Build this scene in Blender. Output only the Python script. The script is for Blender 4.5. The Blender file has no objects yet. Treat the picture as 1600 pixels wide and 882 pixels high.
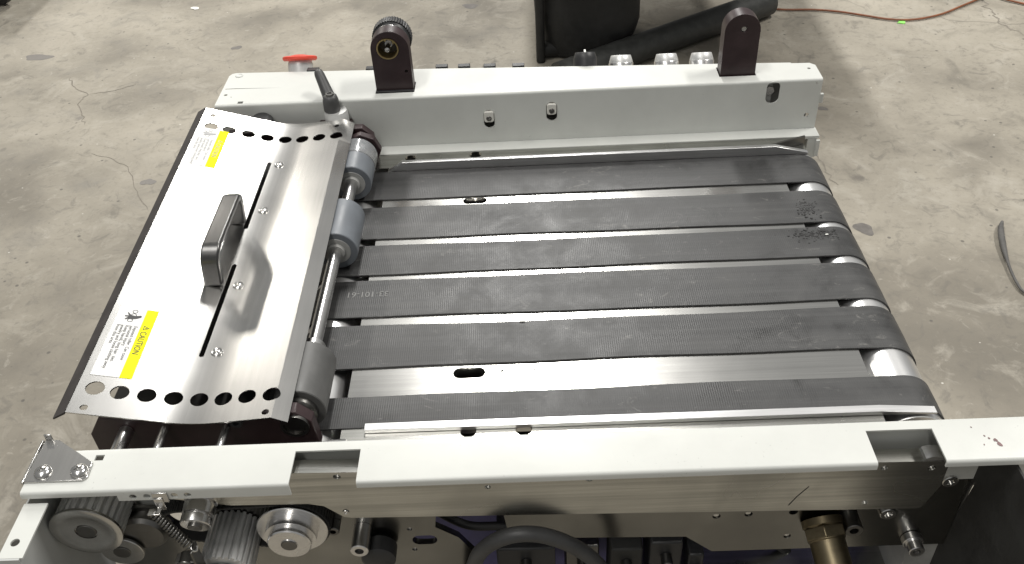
import bpy, bmesh, math, random
from mathutils import Vector, Matrix
random.seed(7)
S = bpy.context.scene
COL = S.collection
ZD = 0.72                       # height of the belt deck above the floor

# ------------------------------------------------------------------ camera
cd = bpy.data.cameras.new('camera'); cam = bpy.data.objects.new('camera', cd); COL.objects.link(cam)
right = Vector((0.9989, -0.0070, -0.0459)); down = Vector((-0.0400, -0.6345, -0.7719)); fwd = Vector((-0.0237, 0.7729, -0.6341))
fwd.normalize(); right = (right - fwd*right.dot(fwd)).normalized(); up = right.cross(fwd)
M = Matrix.Identity(4)
for i, a in enumerate((right, up, -fwd)):
    for j in range(3): M[j][i] = a[j]
M.translation = (0, 0, ZD + 0.62)
cam.matrix_world = M
cd.sensor_width = 36; cd.lens = 1430/1600*36; cd.clip_start = 0.02; cd.clip_end = 200
S.camera = cam

# ------------------------------------------------------------------ world and lamps (hall lighting)
W = bpy.data.worlds.new('World'); S.world = W; W.use_nodes = True
bg = W.node_tree.nodes['Background']; bg.inputs[0].default_value = (.98, 0.985, 0.97, 1); bg.inputs[1].default_value = 0.265
def lamp(name, loc, sx, sy, power, col=(1, .97, .92), target=None):
    l = bpy.data.lights.new(name, 'AREA'); l.shape = 'RECTANGLE'; l.size = sx; l.size_y = sy; l.energy = power; l.color = col
    o = bpy.data.objects.new(name, l); COL.objects.link(o); o.location = loc
    if target: o.rotation_euler = (Vector(target)-Vector(loc)).to_track_quat('-Z', 'Y').to_euler()
    return o
lamp('ceiling_lamp_row', (.02, 6.1, 5.0), .42, 4.4, 320, (1, .985, .95))
lamp('ceiling_lamp_overhead', (-1.3, .1, 4.9), .45, 1.8, 80, (1, .98, .94))
lamp('ceiling_lamp_right', (2.9, 1.8, 4.9), .45, 1.8, 185, (1, .97, .92))
lamp('ceiling_lamp_far_left', (-4.3, 8.2, 4.9), .45, 1.8, 320, (1, .95, .86))
lamp('ceiling_lamp_behind', (-.9, -2.6, 4.9), .45, 1.8, 45, (1, .97, .92))
S.view_settings.view_transform = 'Standard'; S.view_settings.look = 'None'; S.view_settings.exposure = 0; S.view_settings.gamma = 1
S.render.engine = 'CYCLES'

# ------------------------------------------------------------------ materials
MATS = {}
class NT:
    def __init__(s, name):
        s.m = bpy.data.materials.new(name); s.m.use_nodes = True; s.t = s.m.node_tree; s.b = s.t.nodes['Principled BSDF']; MATS[name] = s.m
    def n(s, typ, **kw):
        x = s.t.nodes.new(typ)
        for k, v in kw.items():
            if k.startswith('i_'):
                key = k[2:]; key = int(key) if key.isdigit() else key.replace('_', ' ')
                x.inputs[key].default_value = v
            else: setattr(x, k, v)
        return x
    def l(s, a, b): s.t.links.new(a, b)
    def coord(s, scale=(1, 1, 1), gen='Object'):
        c = s.n('ShaderNodeTexCoord'); m = s.n('ShaderNodeMapping'); m.inputs['Scale'].default_value = scale
        s.l(c.outputs[gen], m.inputs[0]); return m.outputs[0]
    def world(s, scale=(1, 1, 1)):
        c = s.n('ShaderNodeNewGeometry'); m = s.n('ShaderNodeMapping'); m.inputs['Scale'].default_value = scale
        s.l(c.outputs['Position'], m.inputs[0]); return m.outputs[0]
    def noise(s, vec, scale, detail=4, rough=.6, dist=0):
        x = s.n('ShaderNodeTexNoise'); x.inputs['Scale'].default_value = scale; x.inputs['Detail'].default_value = detail
        x.inputs['Roughness'].default_value = rough; x.inputs['Distortion'].default_value = dist
        s.l(vec, x.inputs['Vector']); return x.outputs['Fac']
    def ramp(s, fac, stops):
        x = s.n('ShaderNodeValToRGB'); e = x.color_ramp.elements
        while len(e) < len(stops): e.new(.5)
        for k, (p, c) in enumerate(stops):
            e[k].position = p; e[k].color = (c, c, c, 1) if not isinstance(c, tuple) else (*c, 1)
        s.l(fac, x.inputs[0]); return x.outputs[0]
    def mix(s, fac, a, b, mode='MIX'):
        x = s.n('ShaderNodeMix', data_type='RGBA', blend_type=mode)
        for sock, v in ((x.inputs['Factor'], fac), (x.inputs['A'], a), (x.inputs['B'], b)):
            if isinstance(v, (int, float)): sock.default_value = v
            elif isinstance(v, tuple): sock.default_value = (*v, 1)
            else: s.l(v, sock)
        return x.outputs['Result']
    def bump(s, h, strength=.2, dist=.001):
        x = s.n('ShaderNodeBump'); x.inputs['Strength'].default_value = strength; x.inputs['Distance'].default_value = dist
        s.l(h, x.inputs['Height']); s.l(x.outputs[0], s.b.inputs['Normal'])
    def set(s, **kw):
        for k, v in kw.items():
            k = k.replace('_', ' ')
            if hasattr(v, 'is_output'): s.l(v, s.b.inputs[k])
            else: s.b.inputs[k].default_value = (*v, 1) if isinstance(v, tuple) and len(v) == 3 else v

def paint(name, col, rough=.38, dirt=.12):
    m = NT(name); w = m.world()
    n1 = m.noise(w, 9, 5); n2 = m.noise(w, 130, 3)
    dk = tuple(c*(1-dirt) for c in col)
    c = m.mix(m.ramp(n1, [(.38, 0.), (.7, 1.)]), col, dk)
    sp = m.ramp(m.noise(w, 420, 2), [(.70, 0.), (.76, 1.)])
    sp2 = m.mix(1, sp, m.ramp(m.noise(w, 16, 3), [(.5, 0.), (.62, 1.)]), 'MULTIPLY')
    c = m.mix(sp2, c, tuple(x*.55 for x in col))
    m.set(Base_Color=c, Roughness=m.ramp(n1, [(.3, rough-.06), (.7, rough+.12)]))
    m.bump(n2, .04, .0006); return m.m
paint('paint', (.63, .64, .61))
paint('paint_grey', (.20, .205, .205), .5)
paint('paint_wall', (.50, .51, .50), .45)

def brushed(name, col, rough, scale=(4, 300, 300), aniso=.0, var=.25, bumpk=.05, smear=.3):
    m = NT(name); o = m.world(scale); w = m.world()
    g = m.noise(o, 1, 4, .7); big = m.noise(w, 11, 3, .5, .3)
    c = m.mix(m.ramp(g, [(.3, 0.), (.7, 1.)]), tuple(x*(1-var) for x in col), col)
    c = m.mix(m.ramp(big, [(.40, 0.), (.72, smear)]), c, tuple(x*.45 for x in col))
    r = m.mix(m.ramp(big, [(.2, 0.), (.8, 1.)]), (rough-.02,)*3, (rough+.06,)*3)
    m.set(Base_Color=c, Metallic=1.0, Roughness=r)
    if aniso: m.set(Anisotropic=aniso)
    m.bump(g, bumpk, .0004); return m.m
brushed('stainless', (.70, .69, .67), .23, (180, 3, 180), 0, .10, .02, .15)
brushed('aluminium_deck', (.80, .79, .76), .18, (6, 260, 260), 0, .18, .08, .25)
brushed('aluminium_plate', (.74, .735, .69), .24, (3, 200, 200), 0, .42, .08, .85)
brushed('aluminium_bar', (.82, .82, .82), .32, (8, 300, 300), 0, .2, .10, .2)
brushed('steel_dark_plate', (.34, .335, .315), .22, (6, 6, 6), 0, .3, .03, .6)
brushed('turned_metal', (.84, .83, .82), .25, (90, 90, 90), 0, .12, .02, .2)
brushed('roller_metal', (.86, .86, .86), .34, (120, 8, 120), 0, .12, .03, .1)
brushed('flange_metal', (.66, .65, .63), .24, (90, 90, 90), 0, .15, .02, .3)
brushed('dark_steel', (.22, .215, .205), .32, (80, 80, 80), 0, .2, .03, .5)
brushed('screw_metal', (.70, .69, .67), .20, (60, 60, 60), 0, .1, .02, .2)
brushed('handle_metal', (.15, .148, .146), .30, (200, 6, 200), 0, .15, .03, .15)
brushed('brass', (.27, .225, .145), .40, (70, 70, 70), 0, .3, .05, .7)
brushed('brass_ring', (.72, .55, .26), .28, (70, 70, 70), 0, .2, .03, .4)
brushed('guard_lip', (.14, .13, .125), .3, (180, 3, 180), 0, .10, .02, .15)  # darkened stainless, the lip's dark reflection put into the colour
for nm in ('satin_metal',):
    brushed(nm, (.72, .72, .71), .42, (90, 90, 90), 0, .1, .02, .2); MATS[nm].node_tree.nodes['Principled BSDF'].inputs['Metallic'].default_value = .55

def plastic(name, col, rough=.45, n=.15, bscale=300, bk=.06):
    m = NT(name); w = m.world(); n1 = m.noise(w, 40, 4); n2 = m.noise(w, bscale, 2)
    m.set(Base_Color=m.mix(m.ramp(n1, [(.4, 0.), (.7, 1.)]), col, tuple(min(1, c*(1+n*2)) for c in col)), Roughness=m.ramp(n1, [(.3, rough-.05), (.7, rough+.1)]))
    m.bump(n2, bk, .0005); return m.m
plastic('black_plastic', (.022, .022, .023), .42)
plastic('black_anodised', (.028, .0155, .0168), .38, .2)
plastic('lever_grey', (.050, .050, .050), .45)
plastic('black_panel', (.022, .022, .021), .6, .3, 500, .12)
plastic('rubber_black', (.018, .018, .018), .55)
plastic('hose_rubber', (.045, .045, .045), .4)
plastic('cable_grey', (.085, .082, .078), .7, .2)
plastic('red_plastic', (.72, .075, .045), .35, .03)
plastic('roller_blue_grey', (.135, .148, .165), .42, .08)
plastic('roller_dark', (.085, .085, .083), .45, .15)
plastic('grey_hub', (.30, .30, .29), .5)
plastic('purple_panel', (.085, .080, .21), .5, .2)
plastic('white_plastic', (.66, .65, .60), .5, .05)
plastic('label_white', (.80, .80, .79), .4, .01)
plastic('label_yellow', (.90, .86, .03), .4, .01)
plastic('lip_dark_reflection', (.030, .026, .025), .55, .3)  # near black stands in for the dark reflection on the steel lip
plastic('label_ink', (.10, .10, .10), .5, .05)
plastic('label_ink_faded', (.45, .45, .45), .5, .05)
plastic('belt_ink', (.22, .22, .215), .7, .1)
plastic('cord_orange', (.21, .080, .038), .5, .2)
plastic('paper_white', (.8, .8, .76), .7, .05)
plastic('green_scrap', (.30, .75, .16), .6, .05)
plastic('stand_black', (.013, .013, .0125), .6, .4, 120, .1)
plastic('stand_tube', (.033, .034, .032), .5, .3, 120, .1)
plastic('chip_bit', (.5, .48, .4), .7, .1)
for nm in ('label_white', 'label_yellow', 'label_ink', 'label_ink_faded'):
    bb = MATS[nm].node_tree.nodes['Principled BSDF']; bb.inputs['Specular IOR Level'].default_value = .03
    for l in list(bb.inputs['Roughness'].links): MATS[nm].node_tree.links.remove(l)
    bb.inputs['Roughness'].default_value = .9
m = NT('clear_silicone'); m.set(Base_Color=(.62, .64, .66), Roughness=.18, Transmission_Weight=.75, IOR=1.35)

def belt_mat():
    m = NT('belt_rubber'); w = m.world()
    col = (.030, .0303, .0312)
    # fine woven ribs across the belt plus long wear streaks
    wv = m.n('ShaderNodeTexWave', wave_type='BANDS', bands_direction='X'); wv.inputs['Scale'].default_value = 150; wv.inputs['Distortion'].default_value = .6; wv.inputs['Detail'].default_value = 1
    m.l(w, wv.inputs['Vector'])
    streak = m.noise(m.world((2.2, 90, 2)), 1, 5, .65)
    blot = m.noise(w, 22, 6, .68, .4)
    fine = m.noise(w, 900, 3, .7)
    c = m.mix(m.ramp(streak, [(.42, 0.), (.70, .9)]), col, (.066, .066, .066))
    c = m.mix(m.ramp(blot, [(.52, 0.), (.80, .65)]), c, (.085, .084, .082))
    c = m.mix(m.ramp(blot, [(.30, .8), (.46, 0.)]), c, (.012, .012, .012))
    c = m.mix(m.ramp(fine, [(.38, 0.), (.78, .45)]), c, (.062, .061, .060))
    c = m.mix(m.ramp(wv.outputs['Fac'], [(0., .22), (.6, 0.)]), c, (.030, .030, .030))
    # chalky scuffs
    sc = m.noise(m.world((34, 60, 30)), 1, 6, .75, 1.2)
    c = m.mix(m.ramp(sc, [(.605, 0.), (.74, .42)]), c, (.30, .29, .27))
    m.set(Base_Color=c, Roughness=m.ramp(blot, [(.3, .36), (.7, .56)]), Specular_IOR_Level=.5)
    h = m.mix(.5, fine, wv.outputs['Color'])
    m.bump(h, .22, .0005)
belt_mat()

def floor_mat():
    m = NT('concrete'); w = m.world()
    big = m.noise(w, 1.1, 6, .62, .5); mid = m.noise(w, 6.5, 7, .68, .7); fine = m.noise(w, 60, 5, .7); mot = m.noise(m.world((1, 1.0, 1)), 19, 6, .7, 1.1)
    soft = m.noise(w, 2.6, 4, .5, .4)
    c = m.mix(m.ramp(big, [(.34, 0.), (.66, 1.)]), (.215, .195, .160), (.360, .329, .272))
    c = m.mix(m.ramp(soft, [(.50, 0.), (.74, .7)]), c, (.425, .390, .326))
    c = m.mix(m.ramp(soft, [(.30, .8), (.49, 0.)]), c, (.165, .150, .124))
    c = m.mix(m.ramp(mid, [(.28, .55), (.45, 0.)]), c, (.135, .125, .107))
    c = m.mix(m.ramp(mid, [(.53, 0.), (.68, .6)]), c, (.42, .392, .338))
    c = m.mix(m.ramp(mot, [(.33, .5), (.45, 0.)]), c, (.140, .130, .113))
    c = m.mix(m.ramp(mot, [(.60, 0.), (.72, .45)]), c, (.45, .42, .365))
    c = m.mix(m.ramp(fine, [(.34, .25), (.48, 0.)]), c, (.15, .140, .12))
    # dark spots of oil
    vo = m.n('ShaderNodeTexVoronoi', feature='F1'); vo.inputs['Scale'].default_value = 3.1; m.l(m.world(), vo.inputs['Vector'])
    warp = m.mix(.16, vo.outputs['Distance'], mid)
    c = m.mix(m.ramp(warp, [(.085, .55), (.115, 0.)]), c, (.12, .108, .098))
    vo3 = m.n('ShaderNodeTexVoronoi', feature='F1'); vo3.inputs['Scale'].default_value = 17; m.l(m.world(), vo3.inputs['Vector'])
    c = m.mix(m.ramp(vo3.outputs['Distance'], [(.055, .7), (.085, 0.)]), c, (.085, .08, .072))
    vo4 = m.n('ShaderNodeTexVoronoi', feature='F1'); vo4.inputs['Scale'].default_value = 11.3; m.l(m.world((1, 1.2, 1)), vo4.inputs['Vector'])
    c = m.mix(m.ramp(vo4.outputs['Distance'], [(.022, .8), (.034, 0.)]), c, (.66, .64, .58))
    # hairline cracks
    wn = m.n('ShaderNodeTexNoise'); wn.inputs['Scale'].default_value = 5; wn.inputs['Detail'].default_value = 4; m.l(w, wn.inputs['Vector'])
    wv = m.mix(.22, w, wn.outputs['Color'])
    v2 = m.n('ShaderNodeTexVoronoi', feature='DISTANCE_TO_EDGE'); v2.inputs['Scale'].default_value = 1.15; m.l(wv, v2.inputs['Vector'])
    line = m.ramp(v2.outputs['Distance'], [(.0, 1.), (.006, 0.)])
    msk = m.ramp(m.noise(w, 1.7, 3), [(.50, 0.), (.60, .75)])
    cr = m.mix(1, line, msk, 'MULTIPLY')
    c = m.mix(cr, c, (.085, .08, .072))
    m.set(Base_Color=c, Roughness=m.ramp(mid, [(.3, .5), (.7, .78)]), Specular_IOR_Level=.35)
    h = m.mix(.5, fine, mot); m.bump(h, .22, .003)
floor_mat()

# ------------------------------------------------------------------ mesh helpers (deck coordinates: z = 0 on top of the belts)
class MB:
    def __init__(s): s.v = []; s.f = []; s.mi = []
    def add(s, v, f, mi=0):
        b = len(s.v); s.v += [tuple(p) for p in v]; s.f += [[b+i for i in q] for q in f]; s.mi += [mi]*len(f); return s
    def box(s, x0, x1, y0, y1, z0, z1, mi=0):
        v = [(x, y, z) for x in (x0, x1) for y in (y0, y1) for z in (z0, z1)]
        return s.add(v, [(0, 1, 3, 2), (4, 6, 7, 5), (0, 4, 5, 1), (2, 3, 7, 6), (0, 2, 6, 4), (1, 5, 7, 3)], mi)
    def prism(s, pts, axis, a, b, mi=0):
        """polygon of (u,v) swept along axis from a to b; axis x: (y,z), y: (x,z), z: (x,y)"""
        def P(u, v, t): return {'x': (t, u, v), 'y': (u, t, v), 'z': (u, v, t)}[axis]
        n = len(pts); v = [P(*p, a) for p in pts]+[P(*p, b) for p in pts]
        f = [list(range(n)), list(range(2*n-1, n-1, -1))]+[(i, i+n, (i+1) % n+n, (i+1) % n) for i in range(n)]
        return s.add(v, f, mi)
    def lathe(s, prof, c, d, seg=32, mi=0, cap=True):
        """prof: list of (t along axis, radius); c start point, d direction"""
        c = Vector(c); d = Vector(d).normalized(); u = d.orthogonal().normalized(); w = d.cross(u)
        v = []; f = []
        for t, r in prof:
            for k in range(seg):
                a = 2*math.pi*k/seg; v.append(c+d*t+(u*math.cos(a)+w*math.sin(a))*r)
        for j in range(len(prof)-1):
            for k in range(seg):
                k2 = (k+1) % seg; f.append((j*seg+k, j*seg+k2, (j+1)*seg+k2, (j+1)*seg+k))
        if cap:
            f.append(list(range(seg-1, -1, -1))); f.append([(len(prof)-1)*seg+k for k in range(seg)])
        return s.add(v, f, mi)
    def cyl(s, a, b, r, seg=24, mi=0, ch=0):
        a = Vector(a); b = Vector(b); L = (b-a).length
        p = [(0, r), (L, r)] if not ch else [(0, r-ch), (ch, r), (L-ch, r), (L, r-ch)]
        return s.lathe(p, a, b-a, seg, mi)
    def tube(s, path, r, seg=10, mi=0, closed=False):
        P = [Vector(p) for p in path]; n = len(P); rr = r if isinstance(r, (list, tuple)) else [r]*n
        v = []; f = []; u = None
        for i, p in enumerate(P):
            a = P[i-1] if (i or closed) else p; b = P[(i+1) % n] if (i < n-1 or closed) else p
            t = (b-a).normalized()
            u = (t.orthogonal() if u is None else (u-t*u.dot(t))).normalized(); w = t.cross(u)
            for k in range(seg):
                q = 2*math.pi*k/seg; v.append(p+(u*math.cos(q)+w*math.sin(q))*rr[i])
        for i in range(n if closed else n-1):
            for k in range(seg):
                k2 = (k+1) % seg; j = (i+1) % n; f.append((i*seg+k, i*seg+k2, j*seg+k2, j*seg+k))
        if not closed: f.append(list(range(seg-1, -1, -1))); f.append([(n-1)*seg+k for k in range(seg)])
        return s.add(v, f, mi)
    def sweep(s, pts, axis, a, b, mi=0): return s.prism(pts, axis, a, b, mi)
    def mesh(s, name):
        me = bpy.data.meshes.new(name); me.from_pydata(s.v, [], s.f)
        for p, k in zip(me.polygons, s.mi): p.material_index = k
        bm = bmesh.new(); bm.from_mesh(me); bmesh.ops.recalc_face_normals(bm, faces=bm.faces); bm.to_mesh(me); bm.free()
        return me

def circle(cx, cy, r, n=24): return [(cx+r*math.cos(2*math.pi*k/n), cy+r*math.sin(2*math.pi*k/n)) for k in range(n)]
def slot(cx, cy, w, h, n=10):
    """stadium of overall size w x h"""
    r = min(w, h)/2; out = []
    for k in range(2*n):
        a = math.pi*2*(k+.5)/(2*n); x = r*math.cos(a); y = r*math.sin(a)
        if w >= h: x += (w/2-r)*(1 if math.cos(a) > 0 else -1)
        else: y += (h/2-r)*(1 if math.sin(a) > 0 else -1)
        out.append((cx+x, cy+y))
    return out
def rect(x0, x1, y0, y1): return [(x0, y0), (x1, y0), (x1, y1), (x0, y1)]
def rrect(x0, x1, y0, y1, r, n=4):
    out = []
    for cx, cy, a0 in ((x1-r, y0+r, -90), (x1-r, y1-r, 0), (x0+r, y1-r, 90), (x0+r, y0+r, 180)):
        for k in range(n+1):
            a = math.radians(a0+90*k/n); out.append((cx+r*math.cos(a), cy+r*math.sin(a)))
    return out

def plate(name, outline, holes, axis, a, b):
    """a flat plate with holes, from a filled 2D curve; returns a mesh in deck coordinates"""
    cu = bpy.data.curves.new(name, 'CURVE'); cu.dimensions = '2D'; cu.fill_mode = 'BOTH'; cu.extrude = abs(b-a)/2
    for loop in [outline]+holes:
        sp = cu.splines.new('POLY'); sp.points.add(len(loop)-1); sp.use_cyclic_u = True
        for p, q in zip(sp.points, loop): p.co = (q[0], q[1], 0, 1)
    ob = bpy.data.objects.new(name, cu); COL.objects.link(ob)
    dg = bpy.context.evaluated_depsgraph_get(); me = bpy.data.meshes.new_from_object(ob.evaluated_get(dg))
    bpy.data.objects.remove(ob); bpy.data.curves.remove(cu)
    mid = (a+b)/2
    for v in me.vertices:
        u, w, t = v.co
        v.co = {'x': (mid+t, u, w), 'y': (u, mid+t, w), 'z': (u, w, mid+t)}[axis]
    bm = bmesh.new(); bm.from_mesh(me); bmesh.ops.remove_doubles(bm, verts=bm.verts, dist=1e-6); bmesh.ops.recalc_face_normals(bm, faces=bm.faces); bm.to_mesh(me); bm.free()
    me.materials.clear()
    return me

def text_mesh(txt, size, align='LEFT'):
    cu = bpy.data.curves.new('t', 'FONT'); cu.body = txt; cu.size = size; cu.align_x = align; cu.resolution_u = 3
    ob = bpy.data.objects.new('t', cu); COL.objects.link(ob)
    dg = bpy.context.evaluated_depsgraph_get(); me = bpy.data.meshes.new_from_object(ob.evaluated_get(dg))
    v = [tuple(x.co) for x in me.vertices]; f = [list(p.vertices) for p in me.polygons]
    bpy.data.objects.remove(ob); bpy.data.curves.remove(cu); bpy.data.meshes.remove(me)
    return v, f

WO = {}
def finish(me, smooth=40):
    if smooth:
        me.shade_smooth(); me.set_sharp_from_angle(angle=math.radians(smooth))
def obj(name, me, mats, parent=None, bevel=0, smooth=40, floor=False, seg=2):
    """links a mesh as one object; its origin goes to its centre"""
    if isinstance(me, MB): me = me.mesh(name)
    me.name = name
    idx = [p.material_index for p in me.polygons]; me.materials.clear()
    for k in ([mats] if isinstance(mats, str) else mats): me.materials.append(MATS[k])
    if len(me.materials) > 1: me.polygons.foreach_set('material_index', idx)
    xs = [v.co for v in me.vertices]
    c = Vector([(min(p[i] for p in xs)+max(p[i] for p in xs))/2 for i in range(3)])
    if not parent: c.z = min(p.z for p in xs)
    me.transform(Matrix.Translation(-c)); finish(me, smooth)
    o = bpy.data.objects.new(name, me); COL.objects.link(o)
    wc = c if floor else c+Vector((0, 0, ZD))
    WO[o] = wc
    if parent: o.parent = parent; o.location = wc-WO[parent]
    else: o.location = wc
    if bevel:
        b = o.modifiers.new('bevel', 'BEVEL'); b.width = bevel; b.segments = seg; b.limit_method = 'ANGLE'; b.angle_limit = math.radians(35)
    return o
def copy_to(o, parent, delta):
    c = o.copy(); COL.objects.link(c); c.parent = parent; WO[c] = WO[o]+Vector(delta); c.location = WO[c]-WO[parent]; return c
def tag(o, label, cat, group=None):
    o['label'] = label; o['category'] = cat
    if group: o['group'] = group
    return o
def empty(name, loc):
    o = bpy.data.objects.new(name, None); COL.objects.link(o); o.location = loc; o.empty_display_size = .05; WO[o] = Vector(loc); return o

# ------------------------------------------------------------------ the floor
b = MB(); b.add([(-14, -8, 0), (14, -8, 0), (14, 22, 0), (-14, 22, 0)], [(0, 1, 2, 3)])
fl = obj('floor', b, 'concrete', floor=True, smooth=0); fl['kind'] = 'structure'

# ------------------------------------------------------------------ the conveyor
R = empty('belt_conveyor', (0, .75, 0))
tag(R, 'white painted conveyor section with six black belts and a stainless guard cover', 'conveyor')

# --- far side rail: face with slots, top with bracket cutouts, foot flange
rail = None
FY = 1.0447
def join(meshes):
    bm = bmesh.new()
    for me in meshes:
        if isinstance(me, MB): me = me.mesh('j')
        bm.from_mesh(me)
    out = bpy.data.meshes.new('j'); bm.to_mesh(out); bm.free(); return out
face = plate('f', rect(-.397, .3725, 0.002, .0688), [slot(-.049, .036, .014, .026), slot(.0317, .0428, .014, .027), slot(.3118, .0555, .017, .031), circle(.3593, .0213, .0032), circle(.3655, .066, .001, 8)], 'y', FY, FY+.002)
arc = [(FY+.0032-.0032*math.cos(a), .0688+.0032*math.sin(a)) for a in [math.pi/2*k/6 for k in range(7)]]
arci = [(FY+.0032-.0012*math.cos(a), .0688+.0012*math.sin(a)) for a in [math.pi/2*k/6 for k in range(6, -1, -1)]]
corner = MB().prism(arc+arci, 'x', -.397, .3725)
top = plate('t', [(-.397, FY+.0032), (.3725, FY+.0032), (.3725, 1.083), (.3665, 1.0893), (.3435, 1.0905), (.3430, 1.0925), (0, 1.1135), (-.12, 1.1215), (-.389, 1.135), (-.394, 1.133), (-.397, 1.127)],
            [rect(-.1925, -.1425, 1.058, 1.086), rect(.246, .2925, 1.0615, 1.088), rect(-.3685, -.3615, 1.0478, 1.0535), [(-.3935, 1.0887), (-.380, 1.0887), (-.318, 1.0864), (-.380, 1.0905), (-.3935, 1.0902)], circle(-.3832, 1.1262, .0028), circle(-.389, 1.0727, .0024), circle(.3621, 1.0742, .0022), circle(-.3805, 1.0665, .001, 8)], 'z', .070, .072)
foot = MB().box(-.195, .374, 1.0245, FY+.002, -.002, .0018)
far = obj('side_rail', join([face, corner, top, foot]), 'paint', R, smooth=30)
# countersunk ring at the left corner
obj('rivet', MB().lathe([(0, .0050), (.0008, .0050), (.0012, .0042), (.0004, .0030), (.0003, .0001)], (-.3832, 1.1262, .0719), (0, 0, 1), 24, cap=False), 'paint', far)
# bolts behind the slots
def socket_bolt(p, r, h, d=(0, -1, 0), hexr=.5):
    p = Vector(p)
    b = MB(); b.lathe([(-h, r*.55), (0, r*.55), (0, r), (h-.0006, r), (h, r-.0006), (h, r*hexr), (h*.45, r*hexr), (h*.45, .0001)], p, d, 20)
    return b
for x, z, w in ((-.049, .039, .0062), (.0317, .046, .0060)):
    b = MB().prism(rrect(x-w, x+w, z-.0065, z+.0085, .003), 'y', FY-.0030, FY+.004)
    bolt = obj('slot_block', b, 'white_plastic', far, .0008)
    obj('slot_screw', socket_bolt((x, FY-.0030, z-.001), .0036, .0010), 'dark_steel', far)
obj('slot_bolt', MB().cyl((.3085, FY+.004, .056), (.3085, FY+.02, .056), .0062, 6), 'screw_metal', far)
obj('slot_bolt', MB().box(.298, .3125, FY+.008, FY+.020, .030, .0685), 'grey_hub', far)
obj('end_tab', MB().box(.3728, .3785, FY+.004, FY+.008, .036, .048), 'paint', far)
obj('end_tab', MB().box(.3700, .3745, 1.02, 1.0235, -.026, -.003), 'paint', far)
obj('end_flange', MB().box(.360, .3716, 1.0245, 1.0445, -.03, -.0025), 'paint', far)
obj('back_wall', MB().box(-.39, .37, 1.0795, 1.0815, -.06, .0695), 'paint_grey', far)

# --- control box along the back of the far rail, its panel sloping away
b = MB()
b.prism([(-.39, 1.1352), (-.12, 1.1217), (0, 1.1137), (.343, 1.0927), (.36, 1.0915), (.36, 1.086), (-.39, 1.10)], 'z', -.06, .0695)
b.add([(-.39, 1.1354, .0693), (-.12, 1.1219, .0693), (0, 1.1139, .0693), (.343, 1.0929, .0693), (.343, 1.20, -.01), (-.39, 1.22, -.01), (-.39, 1.1354, -.06), (.343, 1.0929, -.06), (.343, 1.20, -.06), (-.39, 1.22, -.06)],
      [(0, 1, 2, 3, 4, 5), (4, 8, 9, 5), (0, 5, 9, 6), (3, 7, 8, 4)])
cbox = obj('control_box', b, 'paint', R, smooth=0)
ax = Vector((0, math.sin(math.radians(27)), math.cos(math.radians(27))))
cap = Vector((-.3075, 1.165, .0760))
es = obj('emergency_stop', MB().lathe([(-.034, .0168), (-.010, .0168), (-.006, .0160), (-.0035, .0152)], cap, ax, 32), 'satin_metal', R)
obj('red_button', MB().lathe([(-.0045, .012), (-.0040, .0215), (-.0020, .0232), (.0010, .0232), (.0022, .021), (.0030, .012), (.0042, .006), (.0042, .0001)], cap, ax, 40), 'red_plastic', es)
for x, z, mname in ((.080, .0815, 'black_plastic'), (.1276, .0750, 'satin_metal'), (.1879, .0742, 'satin_metal'), (.2345, .0736, 'satin_metal')):
    t = Vector((x, 1.130, z)); L = .052
    kb = obj('push_button', MB().lathe([(-L, .0155), (-.008, .0155), (-.0005, .0132), (0, .0125)], t, ax, 32), mname, R)
    if mname == 'black_plastic': obj('pointer', MB().box(x-.0012, x+.0012, 1.122, 1.136, z-.002, z+.0012), 'paper_white', kb)
    else: obj('collar', MB().lathe([(-L-.001, .0163), (-.0105, .0163), (-.0098, .0158)], t, ax, 32), 'turned_metal', kb)
for x, y in ((-.205, 1.1275), (-.1111, 1.1235), (-.0812, 1.1220), (-.0471, 1.1190), (-.0089, 1.1165), (-.285, 1.131)):
    obj('panel_clip', MB().box(x-.008, x+.008, y-.001, y+.008, .060, .0735), 'black_plastic', cbox, .0006)

# --- brackets on the far rail
def arch(x, r, z0, zc, n=18): return [(x-r, z0)]+[(x-r*math.cos(math.pi*k/n), zc+r*math.sin(math.pi*k/n)) for k in range(n+1)]+[(x+r, z0)]
bx = -.1675
br = obj('mounting_bracket', plate('b', arch(bx, .0240, .04, .128), [circle(bx-.0025, .1295, .0138, 32), circle(bx+.0175, .098, .0022, 12)], 'y', 1.0640, 1.0830), 'black_anodised', R, .0006)
obj('bracket_foot', MB().box(-.1918, -.1428, 1.0595, 1.0638, .05, .0735), 'black_plastic', br, .0005)
obj('bushing', MB().lathe([(0, .0137), (-.0012, .0137), (-.0012, .0122), (.018, .0122)], (bx-.0025, 1.0640, .1295), (0, 1, 0), 32, cap=False), 'brass_ring', br)
obj('back_disc', MB().lathe([(0, .0136), (.001, .0136)], (bx-.0025, 1.0790, .1295), (0, 1, 0), 32), 'black_plastic', br)
obj('pin', MB().lathe([(-.004, .0015), (-.0032, .0030), (.014, .0030), (.014, .0048), (.016, .0048)], (bx-.0025, 1.0640, .1295), (0, 1, 0), 20), 'screw_metal', br)
obj('stud', MB().box(bx-.006, bx-.0042, 1.068, 1.078, .1375, .1400).box(bx+.0035, bx+.0052, 1.068, 1.078, .1335, .1365), 'brass_ring', br)
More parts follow.
